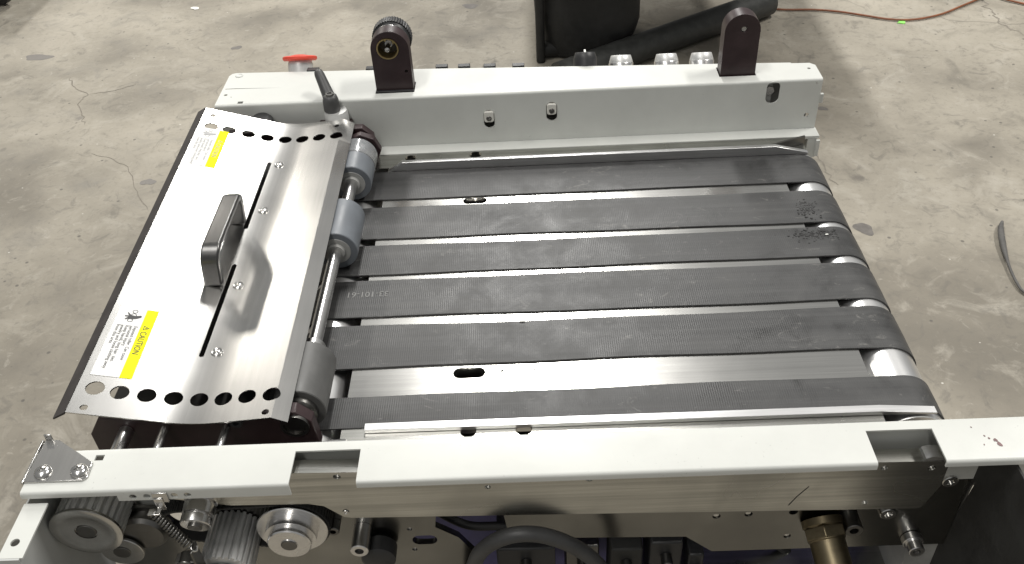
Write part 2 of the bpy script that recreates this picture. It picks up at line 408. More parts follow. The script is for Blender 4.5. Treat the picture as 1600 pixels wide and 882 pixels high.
# knurled knob
n = 44; pts = []
for k in range(n):
    a = 2*math.pi*k/n
    for da, rr in ((0, .0245), (.35, .0252), (.55, .0252), (.85, .0243)):
        aa = a+da*2*math.pi/n; pts.append((bx+.0005+rr*math.cos(aa), .1300+rr*math.sin(aa)))
kn = MB().prism(pts, 'y', 1.0895, 1.1035)
kn.lathe([(0, .0215), (.0035, .0232)], (bx+.0005, 1.0860, .1300), (0, 1, 0), 44)
kn.lathe([(0, .0238), (.003, .0225), (.004, .018)], (bx+.0005, 1.1036, .1300), (0, 1, 0), 44)
obj('knurled_knob', kn, 'black_plastic', br)
obj('washer', MB().lathe([(0, .0232), (.0012, .0232)], (bx, 1.0834, .1290), (0, 1, 0), 40), 'turned_metal', br)
bx = .2693
br2 = obj('mounting_bracket', plate('b', arch(bx, .0220, .04, .131), [circle(bx+.0015, .1335, .0040, 20)], 'y', 1.0640, 1.0850), 'black_anodised', R, .0008)
obj('screw', socket_bolt((bx+.0015, 1.0680, .1335), .0036, .003), 'screw_metal', br2)

# --- deck plate with slots and pilot holes
dp = obj('deck_plate', plate('d', rect(-.179, .3085, .556, .9915), [slot(-.0668, .9155, .029, .0125), slot(-.0652, .6235, .031, .0140), circle(-.0335, .9135, .0015, 10), circle(-.0115, .9143, .0011, 10), circle(-.0335, .6245, .0018, 10), circle(-.0178, .6248, .0010, 10), circle(-.0025, .6250, .0015, 10)], 'z', -.012, -.0020), 'aluminium_deck', R)
for y, x in ((.9155, -.0668), (.6235, -.0652)):
    sb = MB()
    sb.box(x-.013, x+.006, y-.005, y-.0006, -.014, -.0105)
    for k in range(3):
        sb.cyl((x-.009+k*.006, y-.004, -.0105), (x-.009+k*.006, y-.004, -.0085), .0018, 10)
    obj('sensor', sb, 'screw_metal', dp)
obj('deck_tray', MB().box(-.16, .30, .56, .99, -.035, -.0305), 'black_panel', dp)

# --- rollers at both ends
def rol(x, name):
    b = MB().lathe([(0, .012), (.0, .0309), (.0008, .0316), (.4447, .0316), (.4455, .0309), (.4455, .012)], (x, .5475, -.0335), (0, 1, 0), 64)
    o = obj(name, b, 'roller_metal', R)
    obj('axle', MB().cyl((x, .50, -.0335), (x, 1.03, -.0335), .009, 20), 'dark_steel', o); return o
rol(.3365, 'drive_roller'); rol(-.2125, 'tail_roller')

# --- six belts
def belt(y0, y1, wav):
    t = .0015; r = .0318; zc = -.0335; xr = .3365; xl = -.2125
    path = []
    nx = 60
    for k in range(nx+1): path.append((xl+(xr-xl)*k/nx, 0.0, 0, 1))
    for k in range(1, 25):
        a = math.pi*k/24; path.append((xr+(r+t)*math.sin(a), zc+(r+t)*math.cos(a), math.sin(a), math.cos(a)))
    for k in range(1, 12): path.append((xr+(xl-xr)*k/12, zc-(r+t), 0, -1))
    for k in range(0, 24):
        a = math.pi*k/24; path.append((xl-(r+t)*math.sin(a), zc-(r+t)*math.cos(a), -math.sin(a), -math.cos(a)))
    # outer surface passes z = zc + r + t on the flat
    v = []; f = []; n = len(path); ny = 6
    top = zc+r+t
    for i, (x, z, nxx, nzz) in enumerate(path):
        if i <= nx: z = top
        e0 = wav*.0009*math.sin(x*9+y0*40)+wav*.0005*math.sin(x*31+y0*77); e1 = wav*.0009*math.sin(x*8+y1*50+1)+wav*.0005*math.sin(x*27+y1*90)
        for j in range(ny+1):
            q = j/ny; y = y0+e0+(y1-y0+e1-e0)*q
            lift = .0007*(1-abs(2*q-1))*(1 if i <= nx else .4)
            v.append((x+nxx*lift, y, z+nzz*lift))
        for j in range(ny+1):
            q = j/ny; y = y0+e0+(y1-y0+e1-e0)*q
            v.append((x-nxx*t, y, z-nzz*t))
    w = 2*(ny+1)
    for i in range(n):
        k = (i+1) % n
        for j in range(ny):
            f.append((i*w+j, i*w+j+1, k*w+j+1, k*w+j))
            f.append((i*w+ny+1+j+1, i*w+ny+1+j, k*w+ny+1+j, k*w+ny+1+j+1))
        f.append((i*w, k*w, k*w+ny+1, i*w+ny+1)); f.append((i*w+ny, i*w+2*ny+1, k*w+2*ny+1, k*w+ny))
    return MB().add(v, f)
belts = []
for y0, y1, wv in ((.9240, .9850, .6), (.8430, .9052, 1), (.7790, .8305, 1), (.7080, .7672, 1), (.6350, .6945, 1.3), (.5560, .5965, 1.2)):
    belts.append(obj('conveyor_belt', belt(y0, y1, wv), 'belt_rubber', R, smooth=50))
# printed part number, upside down, on the fourth belt
tv, tf = text_mesh('33-101-61', .0105)
wmax = max(p[0] for p in tv); k = .0435/wmax
obj('belt_marking', MB().add([(-.154-p[0]*k, .7478-p[1]*1.15, .00082) for p in tv], tf), 'belt_ink', belts[3], smooth=0)
# crumbs and water beads on the belts near the right end
random.seed(3)
for bi, cx_, cy_, sx, sy, cnt in ((1, .318, .868, .010, .013, 170), (2, .318, .816, .022, .009, 280)):
    gb = MB()
    for k in range(cnt):
        x = cx_+random.gauss(0, sx*.6); y = cy_+random.gauss(0, sy*.6); r = random.choice((.0003, .0004, .0005, .0007, .0010, .0014))
        y = min(max(y, (.845, .781)[bi-1]), (.903, .829)[bi-1]); x = min(x, .338)
        gb.lathe([(-.0002, r), (r*.3, r*.85), (r*.45, r*.4)], (x, y, .0004), (0, 0, 1), 7)
    g = obj('residue', gb, 'rubber_black', belts[bi]); g['kind'] = 'stuff'
obj('paper_crumb', MB().prism([(.3255, .8145), (.3285, .8150), (.3280, .8165), (.3250, .8160)], 'z', .0010, .0016), 'paper_white', belts[2])
obj('paper_crumb', MB().prism([(-.0165, .6925), (-.0100, .6930), (-.0115, .6908), (-.0160, .6908)], 'z', .0009, .0012), 'paper_white', belts[4])

# --- guide bars along the outer belts
gb = MB().prism([(-.178, -.001), (-.160, .0118), (.309, .0118), (.350, .0015), (.350, -.0025), (-.178, -.0025)], 'y', .9862, .9925)
g1 = obj('guide_bar', gb, 'aluminium_bar', R, .0004)
obj('support_strip', plate('s', [(-.196, .993), (-.1765, .9930), (-.1765, .9927), (.350, .9927), (.350, 1.0240), (-.196, 1.0240)], [circle(-.1522, 1.0150, .0070), circle(-.0685, 1.0165, .0075)], 'z', -.0025, .0005), 'aluminium_plate', g1)
obj('deflector', MB().prism([(.304, .9926), (.3505, 1.0085), (.3505, 1.0125), (.300, .9930)], 'z', .0008, .0110), 'dark_steel', g1)
gn = MB().prism([(-.157, .0008), (-.157, .0052), (.302, .0052), (.352, .0010), (.352, -.0010), (.302, .0008)], 'y', .5490, .5572)
g2 = obj('guide_bar', gn, 'aluminium_bar', R, .0004)
obj('support_strip', plate('g', [(-.1785, .500), (.304, .500), (.304, .5545), (-.1785, .5545)], [circle(-.0637, .5475, .0072), circle(-.014, .5480, .0075), circle(.1649, .5390, .0022), circle(.2475, .540, .001, 8)], 'z', -.0035, .0004), 'aluminium_plate', g2)
# --- end plates carrying the guard and the pinch shaft
oct_ = [(-.390, .030), (-.378, .0485), (-.208, .0485), (-.1955, .036), (-.1935, .004), (-.204, -.03), (-.378, -.03), (-.390, -.012)]
epn = obj('end_plate', MB().prism(oct_, 'y', .5335, .5455), 'black_anodised', R, .0008)
epf = obj('end_plate', MB().prism([(p[0], p[1]) for p in oct_], 'y', 1.0130, 1.0245), 'black_anodised', R, .0008)
for x, z, r in ((-.3570, .034, .0062), (-.3210, .0385, .0042), (-.2680, .0380, .0040)):
    obj('pin', MB().cyl((x, .4805, z), (x, .5335, z), r, 20, 0, .0006), 'turned_metal', epn)
obj('cap_screw', socket_bolt((-.2585, .5335, .0430), .0055, .006), 'black_plastic', epn)
obj('bushing', MB().lathe([(0, .0125), (.003, .0125), (.003, .0095), (.001, .0095), (.001, .0001)], (-.2105, .5335, .0330), (0, -1, 0), 32), 'dark_steel', epn)
obj('cap_screw', MB().cyl((-.1850, .5325, .008), (-.170, .5325, .008), .0035, 12), 'screw_metal', epn)

# --- pinch shaft and rollers
PX, PZ = -.2130, .0246
sh = obj('roller_shaft', MB().cyl((PX, .5455, PZ), (PX, 1.013, PZ), .0068, 32), 'turned_metal', R)
def pr(y0, y1, r, mname, hubr, hubm='grey_hub'):
    o = obj('pinch_roller', MB().lathe([(.0, hubr), (0, r-.0008), (.0008, r), (y1-y0-.0008, r), (y1-y0, r-.0008), (y1-y0, hubr)], (PX, y0, PZ), (0, 1, 0), 56), mname, R)
    obj('hub', MB().lathe([(-.0004, .0080), (-.0006, hubr-.0003), (.0002, hubr+.0004)], (PX, y0, PZ), (0, 1, 0), 40, cap=False).lathe([(-.004, .0066), (-.004, .0095), (-.0003, .0105)], (PX, y0, PZ), (0, 1, 0), 32, cap=False), hubm, o); return o
p1 = pr(.9235, .9600, .0236, 'roller_blue_grey', .0160)
obj('clear_ring', MB().lathe([(0, .012), (0, .0232), (.0008, .0240), (.0282, .0240), (.029, .0232), (.029, .012)], (PX, .9604, PZ), (0, 1, 0), 56), 'clear_silicone', p1)
obj('inner_sleeve', MB().cyl((PX, .9604, PZ), (PX, .992, PZ), .0118, 32), 'turned_metal', p1)
obj('end_nut', MB().lathe([(0, .0225), (.0, .0240), (.010, .0240)], (PX+.004, .9960, PZ), (0, 1, 0), 8), 'black_anodised', p1, .001, 20)
pr(.7905, .8580, .0236, 'roller_blue_grey', .0160)
p3 = pr(.5580, .6225, .0242, 'roller_dark', .0150)
obj('collar', MB().cyl((PX, .6330, PZ), (PX, .6415, PZ), .0112, 32, 0, .0006), 'turned_metal', p3)
nb = MB()
for k in range(14):
    a = 2*math.pi*k/14; nb.cyl((PX+.0095*math.cos(a), .6226, PZ+.0095*math.sin(a)), (PX+.0095*math.cos(a), .6328, PZ+.0095*math.sin(a)), .0014, 8)
obj('needle_bearing', nb, 'screw_metal', p3)
obj('end_hub', MB().lathe([(0, .0125), (.004, .017), (.008, .0175)], (PX, .5495, PZ), (0, 1, 0), 40), 'dark_steel', p3)

# --- stainless guard cover: trough shaped sheet
def pz(x, y=.77):
    sl = .215+.085*(y-.52)/.5; sr = .085; x0, x1 = -.320, -.272; zb = .0528
    # two planes joined by a parabola whose slope runs from -sl to +sr
    k = (sl+sr)/(x1-x0); xm = x0+sl/k
    def para(x): return zb+.5*k*(x-xm)**2
    if x < x0: return para(x0)-sl*(x-x0)
    if x > x1: return para(x1)+sr*(x-x1)
    return para(x)
def pn(x, y):
    d = (pz(x+.0005, y)-pz(x-.0005, y))/.001; return Vector((-d, 0, 1)).normalized()
CY0, CY1 = .5205, 1.0235
def yaw(x, y): return x-.007*(y-.52)/.5+.0035
XL, XR = -.3960, -.2275
xs_ = [XL, -.365]+[-.323+.0027*k for k in range(20)]+[-.255, XR]
th = .0013; ny = 10; v = []; f = []; n = len(xs_)+1; w = 2*n
for j in range(ny+1):
    y = CY0+(CY1-CY0)*j/ny
    row = [(x, pz(x, y)) for x in xs_]+[(XR+.0130, pz(XR, y)-.0066)]
    for p in row: v.append((yaw(p[0], y), y, p[1]))
    for k, p in enumerate(row): v.append((yaw(p[0], y)-(.0006 if k == n-1 else 0), y, p[1]-th))
for j in range(ny):
    for q in range(n-1):
        f.append((j*w+q, j*w+q+1, (j+1)*w+q+1, (j+1)*w+q)); f.append((j*w+n+q+1, j*w+n+q, (j+1)*w+n+q, (j+1)*w+n+q+1))
    f.append((j*w, (j+1)*w, (j+1)*w+n, j*w+n)); f.append((j*w+n-1, j*w+2*n-1, (j+1)*w+2*n-1, (j+1)*w+n-1))
for q in range(n-1):
    f.append((q, n+q, n+q+1, q+1)); f.append((ny*w+q, ny*w+q+1, ny*w+n+q+1, ny*w+n+q))
me = MB().add(v, f).mesh('guard_cover')
cut = MB()
HX = [-.3815, -.3610, -.3390, -.3170, -.2955, -.2745, -.2535, -.2320]
for k, x in enumerate(HX):
    cut.cyl((yaw(x, .548), .548+(.002 if k == 0 else 0), .02), (yaw(x, .548), .548+(.002 if k == 0 else 0), .12), .0077, 28)
    cut.cyl((yaw(x, .984), .984, .02), (yaw(x, .984), .984, .12), .0077, 28)
for x, y in ((-.3835, .5275), (-.2335, .5275), (-.3845, 1.0090), (-.2345, 1.0080)): cut.cyl((yaw(x, y), y, .02), (yaw(x, y), y, .12), .0032, 16)
for y0, y1 in ((.797, .9305), (.600, .736)):
    cut.prism(slot(yaw(-.3055, (y0+y1)/2), (y0+y1)/2, .0046, y1-y0), 'z', .02, .12)
def boolean(me, cut, self_=False):
    o1 = bpy.data.objects.new('a', me); o2 = bpy.data.objects.new('b', cut); COL.objects.link(o1); COL.objects.link(o2)
    bo = o1.modifiers.new('b', 'BOOLEAN'); bo.object = o2; bo.operation = 'DIFFERENCE'; bo.solver = 'EXACT'; bo.use_self = self_
    dg = bpy.context.evaluated_depsgraph_get(); out = bpy.data.meshes.new_from_object(o1.evaluated_get(dg))
    bpy.data.objects.remove(o1); bpy.data.objects.remove(o2); return out
gme = boolean(me, cut.mesh('cut'))
gme.shade_smooth()
nrm = []
for p in gme.polygons:
    for li in p.loop_indices:
        co = gme.vertices[gme.loops[li].vertex_index].co
        xx = co.x+.007*(co.y-.52)/.5-.0035
        if abs(p.normal.z) > .6 and p.center.x < -.2265:
            q = pn(xx, co.y); nrm.append(q if p.normal.z > 0 else -q)
        else: nrm.append(p.normal.copy())
gme.normals_split_custom_set(nrm)
guard = obj('guard_cover', gme, ['stainless'], R, smooth=0)
# guard lip folded down at the left, its dark reflection painted as colour
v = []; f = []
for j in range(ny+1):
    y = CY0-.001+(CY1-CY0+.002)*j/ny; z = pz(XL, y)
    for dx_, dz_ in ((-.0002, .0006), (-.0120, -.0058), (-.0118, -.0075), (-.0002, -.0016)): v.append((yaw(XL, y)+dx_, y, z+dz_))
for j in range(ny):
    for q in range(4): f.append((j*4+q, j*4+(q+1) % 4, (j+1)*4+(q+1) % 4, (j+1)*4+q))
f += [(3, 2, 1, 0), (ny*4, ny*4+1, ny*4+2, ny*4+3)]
obj('lip_dark_reflection', MB().add(v, f), 'lip_dark_reflection', guard, smooth=20)
obj('inner_tray', MB().box(-.3838, -.2420, .5458, 1.0127, .0270, .0300), 'black_panel', R)
# handle
hx = -.3165
hp = []
def hpath(off):
    y0, y1, zt, r = .6980+off, .8090-off, .0995-off, .016-off*.8
    z0 = pz(hx)
    pts = [(y0, z0)]
    for k in range(7):
        a = math.pi-math.pi/2*k/6; pts.append((y0+r+r*math.cos(a), zt-r+r*math.sin(a)))
    for k in range(7):
        a = math.pi/2-math.pi/2*k/6; pts.append((y1-r+r*math.cos(a), zt-r+r*math.sin(a)))
    pts.append((y1, z0)); return pts
outer = hpath(0); inner = hpath(.0070)
hb = MB().prism(outer+inner[::-1], 'x', hx-.0092, hx+.0092)
hb.v = [(p[0]+.12*(p[2]-pz(hx)), p[1], p[2]) for p in hb.v]
obj('handle', hb, 'handle_metal', guard, .0022, seg=3)
# rivets
for x, y in ((-.2955, .926), (-.2950, .832), (-.2935, .7025), (-.2915, .607)):
    obj('rivet', MB().lathe([(-.0005, .0056), (.0008, .0054), (.0014, .0045), (.0009, .0034), (.0016, .0022), (.0017, .0001)], (x, y, pz(x, y)), (-.06, 0, 1), 24), 'screw_metal', guard)
# caution labels
def label(x0, x1, y0, y1, ink, name='caution_label'):
    L = MB(); wy = .0102
    def quad(a, b_, c, d, h, mi):
        L.add([(yaw(a, c), c, pz(a, c)+h), (yaw(b_, c), c, pz(b_, c)+h), (yaw(b_, d), d, pz(b_, d)+h), (yaw(a, d), d, pz(a, d)+h)], [(0, 1, 2, 3)], mi)
    def flat(v, f, mi, h=.0006): L.add([(yaw(p[0], p[1]), p[1], pz(p[0], p[1])+h) for p in v], f, mi)
    quad(x0, x1-wy, y0, y1, .0003, 0); quad(x1-wy, x1, y0, y1, .0003, 1)
    def txt(s, size, xb, ys, width):
        tv, tf = text_mesh(s, size); w_ = max(p[0] for p in tv); k = width/w_
        flat([(xb+p[1], ys-p[0]*k) for p in tv], tf, 2)
    ym = (y0+y1)/2
    txt('CAUTION', .0078, x1-wy+.0022, y1-.0290, .0295)
    def tri(cx, cy, r, wd):
        o = [(cx+r, cy), (cx-r*.55, cy+r*.85), (cx-r*.55, cy-r*.85)]; i = [(cx+(p[0]-cx)*wd, cy+(p[1]-cy)*wd) for p in o]
        flat(o+i, [(0, 1, 4, 3), (1, 2, 5, 4), (2, 0, 3, 5)], 2)
        flat([(cx-.0006, cy-.0003), (cx+.0014, cy-.0003), (cx+.0014, cy+.0003), (cx-.0006, cy+.0003)], [(0, 1, 2, 3)], 2)
    tri(x1-wy*.52, y1-.0245, .0036, .72)
    lines = ['Exposed roller. Can cause', 'personal injury.', 'Keep hands, long hair, ties,', 'jewelry and loose clothing away', 'from this area.']
    wd = [.0440, .0270, .0470, .0560, .0255]
    for k, (s_, q) in enumerate(zip(lines, wd)): txt(s_, .0044, x1-wy-.0052-k*.00375, y1-.0235, q)
    # pictogram: two rollers and a hand
    def ring(cx, cy, r):
        o = circle(cx, cy, r, 16); i = circle(cx, cy, r*.78, 16)
        flat(o+i, [(k, (k+1) % 16, 16+(k+1) % 16, 16+k) for k in range(16)], 2)
    ring(x1-wy-.0095, y1-.0045, .0024); ring(x1-wy-.0095, y1-.0095, .0024); ring(x1-wy-.0110, y1-.0165, .0024)
    hand = [(-.0005, -.0022), (.0020, -.0026), (.0065, -.0010), (.0098, .0014), (.0092, .0034), (.0045, .0020), (.0005, .0026), (-.0030, .0060), (-.0035, .0052), (-.0012, .0018), (-.0048, .0014), (-.0048, .0004), (-.0012, .0002), (-.0040, -.0030), (-.0034, -.0036)]
    flat([(x1-wy-.0120+p[0], y1-.0125+p[1]) for p in hand], [list(range(len(hand)))], 2, .0008)
    return obj(name, L, ['label_white', 'label_yellow', ink], guard, smooth=0)
label(-.3900, -.3560, .5645, .6525, 'label_ink')
label(-.3935, -.3600, .8990, .9790, 'label_ink_faded')

# --- clamping lever beside the guard
lx, ly = -.2460, 1.0360
lv = obj('clamping_lever', MB().lathe([(.0630, .0098), (.0650, .0105), (.078, .0100), (.083, .0085), (.0845, .0060)], (lx, ly, 0), (0, 0, 1), 32)
         .tube([(lx+.001, ly-.001, .0745), (lx-.004, ly+.009, .0810), (lx-.010, ly+.021, .0895), (lx-.0155, ly+.032, .0970), (lx-.0172, ly+.0355, .0992), (lx-.0180, ly+.0370, .1000)], [.0085, .0078, .0070, .0064, .0055, .0030], 16), 'lever_grey', R, 0, 50)
obj('lever_screw', MB().lathe([(.0845, .0058), (.0868, .0050), (.0868, .0028), (.0855, .0028), (.0855, .0001)], (lx, ly, 0), (0, 0, 1), 20), 'dark_steel', lv)
obj('collar', MB().lathe([(.040, .0150), (.0600, .0150), (.0615, .0140), (.0632, .0138)], (lx+.004, ly, 0), (0, 0, 1), 32), 'satin_metal', lv)
obj('clamp_block', MB().box(lx-.02, lx+.022, 1.0250, 1.0440, .02, .046), 'black_anodised', lv, .001)
obj('clamp_knob', MB().lathe([(.03, .014), (.056, .014), (.060, .010)], (-.338, 1.034, 0), (0, 0, 1), 24), 'black_plastic', R)

# --- near side rail: channel with two notches
def arcp(cy, cz, r, a0, a1, n=5): return [(cy+r*math.cos(math.radians(a0+(a1-a0)*k/n)), cz+r*math.sin(math.radians(a0+(a1-a0)*k/n))) for k in range(n+1)]
T = .072
def seg(x0, x1, lip):
    o = [(.4702, T)]+arcp(.4405, T-.0028, .0028, 90, 180)+[(.4377, T-lip), (.4393, T-lip)]+arcp(.4405, T-.0028, .0012, 180, 90)+[(.4702, T-.0016)]
    return MB().prism(o, 'x', x0, x1)
back = [(.4702, T)]+arcp(.4778, T-.0022, .0022, 90, 0)+[(.48, -.002), (.4784, -.002)]+arcp(.4778, T-.0022, .0006, 0, 90)+[(.4702, T-.0016)]
segs = [seg(-.397, -.3240, .0062), seg(-.3240, -.1912, .0125), seg(-.1400, .2507, .0066), seg(.3013, .62, .0062), MB().prism(back, 'x', -.397, .62)]
rme = join(segs)
cutm = MB()
cutm.box(-.3500, -.3430, .468, .4735, .05, .09)
for x in (-.3120, -.3012, -.2802, -.2700): cutm.cyl((x, .42, .0640), (x, .45, .0640), .0028, 16)
cutm.cyl((.387, .459, .05), (.387, .459, .09), .0062, 24)
o1 = bpy.data.objects.new('a', rme); o2 = bpy.data.objects.new('b', cutm.mesh('c')); COL.objects.link(o1); COL.objects.link(o2)
bo = o1.modifiers.new('b', 'BOOLEAN'); bo.object = o2; bo.solver = 'EXACT'; bo.use_self = True
dg = bpy.context.evaluated_depsgraph_get(); rme2 = bpy.data.meshes.new_from_object(o1.evaluated_get(dg))
bpy.data.objects.remove(o1); bpy.data.objects.remove(o2)
near = obj('side_rail', rme2, 'paint', R, smooth=30)
obj('screw', MB().lathe([(.066, .0060), (.0690, .0056), (.0705, .004), (.0705, .0001)], (.387, .459, 0), (0, 0, 1), 24), 'screw_metal', near)
# stainless corner clip with two domed cross screws
clip = obj('corner_clip', join([plate('c', [(-.3975, .4475), (-.3515, .4475), (-.3485, .4505), (-.3492, .4650), (-.3850, .4895), (-.3962, .4895)], [], 'z', T+.0004, T+.0019),
      MB().box(-.3992, -.3976, .4470, .4900, .055, T+.0019), MB().box(-.3962, -.3905, .4896, .4910, T-.004, T+.0075)]), 'stainless', R, .0005)
def cross_screw(x, y):
    dome = MB().lathe([(0, .0066), (.0008, .0066), (.0022, .0058), (.0033, .0040), (.0037, .0020), (.0038, .0001)], (x, y, T+.0020), (0, 0, 1), 28).mesh('d')
    cr = MB().box(x-.0030, x+.0030, y-.0006, y+.0006, T+.0042, T+.008).box(x-.0006, x+.0006, y-.0030, y+.0030, T+.0042, T+.0081).mesh('c')
    a = bpy.data.objects.new('a', dome); c = bpy.data.objects.new('b', cr); COL.objects.link(a); COL.objects.link(c)
    c.matrix_world = Matrix.Translation((x, y, 0)) @ Matrix.Rotation(.5, 4, 'Z') @ Matrix.Translation((-x, -y, 0))
    mo = a.modifiers.new('b', 'BOOLEAN'); mo.object = c; mo.solver = 'EXACT'; mo.use_self = True
    dg = bpy.context.evaluated_depsgraph_get(); me = bpy.data.meshes.new_from_object(a.evaluated_get(dg))
    bpy.data.objects.remove(a); bpy.data.objects.remove(c); return me
s1 = obj('cross_screw', cross_screw(-.3850, .4562), 'screw_metal', clip); copy_to(s1, clip, (.0282, 0, 0))

# --- left end panel under the rail corner
obj('end_panel', plate('e', [(-.3965, .388), (-.3780, .388), (-.3780, .4365), (-.3965, .4365)], [circle(-.3890, .4015, .0034)], 'z', .0600, .0616), 'paint', R)
ep = obj('end_panel_wall', join([MB().prism([(.386, .0600), (.49, .0600), (.49, -.22), (.386, -.22)], 'x', -.3965, -.3950), MB().box(-.3965, -.3801, .3862, .3878, -.22, .0616)]), 'paint_wall', R)

# --- aluminium side plate inside the near rail
ap = plate('a', [(-.3020, .0380), (-.3000, .0655), (.3110, .0500), (.3160, .0450), (.3160, .0200), (.3070, -.0075), (.3040, -.0090), (-.1560, .0040), (-.1620, .0055), (-.1680, .0120), (-.1760, .0205), (-.1880, .0240), (-.2500, .0255)],
           [circle(-.1594, .0566, .0030), circle(-.0428, .0376, .0024), circle(.0374, .0427, .0026), circle(.2667, .0442, .0028), circle(.3035, .0420, .0030), circle(.2599, .0010, .0026)], 'y', .4560, .4690)
spl = obj('side_plate', ap, 'aluminium_plate', R)
for x, z in ((-.1594, .0566), (-.0428, .0376), (.0374, .0427), (.2667, .0442), (.3035, .0420), (.2599, .0010), (-.1595, .0120)):
    obj('set_screw', MB().lathe([(0, .0027), (.0006, .0024), (.0006, .0014), (-.001, .0014), (-.001, .0001)], (x, .4585 if z != .0120 else .4556, z), (0, -1, 0), 14), 'screw_metal', spl)
obj('edge_block', MB().prism([(.2960, .0506), (.3150, .0503), (.3150, .0530), (.3110, .0545), (.3010, .0548), (.2970, .0530)], 'y', .4565, .4685), 'aluminium_bar', spl)
sc = MB()
pp = [(.1985, .0010), (.2040, .0125), (.2115, .0245)]
for a, b_ in zip(pp, pp[1:]):
    sc.add([(a[0]-.0003, .4557, a[1]), (a[0]+.0004, .4557, a[1]), (b_[0]+.0003, .4557, b_[1]), (b_[0]-.0003, .4557, b_[1])], [(0, 1, 2, 3)])
obj('scribe_mark', sc, 'rubber_black', spl, smooth=0)

# --- back plate behind it
bp = plate('p', [(-.376, .056), (.3557, .056), (.3557, -.0955), (.337, -.0955), (.150, -.0955), (.125, -.072), (-.030, -.066), (-.034, -.030), (-.092, -.030), (-.094, -.046), (-.075, -.062), (-.060, -.090), (-.064, -.16), (-.376, -.16)],
           [slot(-.105, -.064, .022, .013), circle(.1493, -.044, .0035), circle(.1766, -.0425, .0035), circle(.2144, -.076, .0032), circle(-.1166, -.0475, .0024), circle(-.1154, -.0775, .0024), circle(-.300, -.03, .024), circle(.2148, -.0415, .0038)], 'y', .4802, .4862)
bpl = obj('back_plate', bp, 'steel_dark_plate', R)
for x, z, r, L, mname in ((.2633, -.0490, .0078, .016, 'dark_steel'), (.2943, -.0430, .0070, .005, 'screw_metal'), (.3240, -.0830, .0068, .016, 'turned_metal'), (-.1570, -.0430, .0078, .024, 'turned_metal'), (-.1800, -.0340, .0055, .010, 'dark_steel'), (.3370, -.0030, .0065, .004, 'screw_metal')):
    obj('cap_screw', socket_bolt((x, .4800, z), r, L), mname, bpl)
obj('washer', MB().cyl((.3240, .4800, -.0830), (.3240, .4730, -.0830), .0090, 28, 0, .0005), 'turned_metal', bpl)
for x, z in ((.2144, -.076), (.1493, -.044), (.1766, -.0425), (-.1166, -.0475), (-.1154, -.0775)):
    obj('screw', MB().lathe([(0, .0030), (.0008, .0024), (.0004, .0001)], (x, .4825, z), (0, -1, 0), 12), 'screw_metal', bpl)

# --- brass fitting, hose, inner parts
bf = obj('brass_fitting', MB().lathe([(0, .0175), (.006, .0175), (.0075, .0160), (.018, .0160), (.019, .0150), (.052, .0150)], (.2400, .4795, -.052), (.10, -.85, -.40), 28), 'brass', R)
obj('hex_nut', MB().lathe([(.0075, .0185), (.0175, .0185)], (.2400, .4795, -.052), (.10, -.85, -.40), 6), 'brass', bf, .0008, 20)
def bez(pts, n=12):
    out = []; P = [Vector(p) for p in pts]
    for i in range(len(P)-1):
        p0 = P[max(i-1, 0)]; p1 = P[i]; p2 = P[i+1]; p3 = P[min(i+2, len(P)-1)]
        for k in range(n):
            t = k/n; out.append(.5*((2*p1)+(-p0+p2)*t+(2*p0-5*p1+4*p2-p3)*t*t+(-p0+3*p1-3*p2+p3)*t**3))
    out.append(P[-1]); return out
obj('air_hose', MB().tube(bez([(-.070, .47, -.130), (-.0640, .452, -.075), (-.0520, .446, -.033), (-.0300, .444, -.0115), (-.0040, .444, -.0105), (.0230, .444, -.027), (.0440, .443, -.053), (.060, .44, -.090), (.068, .44, -.14)]), .0066, 14), 'hose_rubber', R)
obj('round_knob', MB().lathe([(0, .012), (.002, .0150), (.016, .0150), (.0165, .009), (.020, .009)], (-.1440, .4600, -.0640), (0, 1, 0), 28), 'black_plastic', R)
obj('purple_panel', MB().box(-.30, .352, .560, .564, -.30, -.05), 'purple_panel', R)
obj('cable', MB().tube(bez([(-.088, .548, -.045), (-.06, .545, -.075), (-.035, .54, -.100), (.0, .53, -.13)]), .0030, 10), 'rubber_black', R)
obj('cable', MB().tube(bez([(-.10, .53, -.09), (-.07, .52, -.10), (-.03, .52, -.105), (.02, .52, -.13), (.05, .52, -.17)]), .0042, 10), 'rubber_black', R)
obj('cable', MB().tube(bez([(.10, .53, -.115), (.16, .53, -.135), (.22, .53, -.155), (.26, .53, -.20)]), .0045, 10), 'rubber_black', R)
for x0, x1, y0, y1, z0, z1, mname in ((-.045, .010, .50, .545, -.22, -.112, 'black_plastic'), (.062, .092, .50, .54, -.22, -.118, 'black_panel'), (.098, .128, .497, .54, -.22, -.105, 'black_plastic'), (.020, .052, .51, .55, -.22, -.125, 'dark_steel'), (.135, .15, .50, .53, -.22, -.13, 'black_plastic')):
    vb = obj('valve_block', MB().box(x0, x1, y0, y1, z0, z1), mname, R, .002)
    obj('fitting', MB().cyl(((x0+x1)/2, y0, z1-.02), ((x0+x1)/2, y0-.012, z1-.02), .0055, 14, 0, .0006), 'dark_steel', vb)
obj('inner_shelf', plate('s', rect(.14, .3545, .490, .556), [circle(.165+.0, .505, .003), circle(.20, .503, .002), circle(.31, .505, .004), circle(.338, .520, .003)], 'z', -.176, -.172), 'aluminium_plate', R)
obj('shelf_upright', MB().box(.3300, .3560, .4870, .5550, -.172, -.0960), 'grey_hub', R)
obj('inner_box', MB().box(-.376, .352, .60, 1.00, -.32, -.07), 'black_panel', R)

# --- black end panel at the right, with its narrow slit
obj('end_panel', plate('e', [(.26, .0615), (.4832, .0615), (.4832, -.30), (.26, -.30)], [[(.4777, -.0105), (.4738, .0005), (.4772, -.0300), (.4806, -.0600), (.4802, -.0480)]], 'x', .3560, .3578), 'black_panel', R)

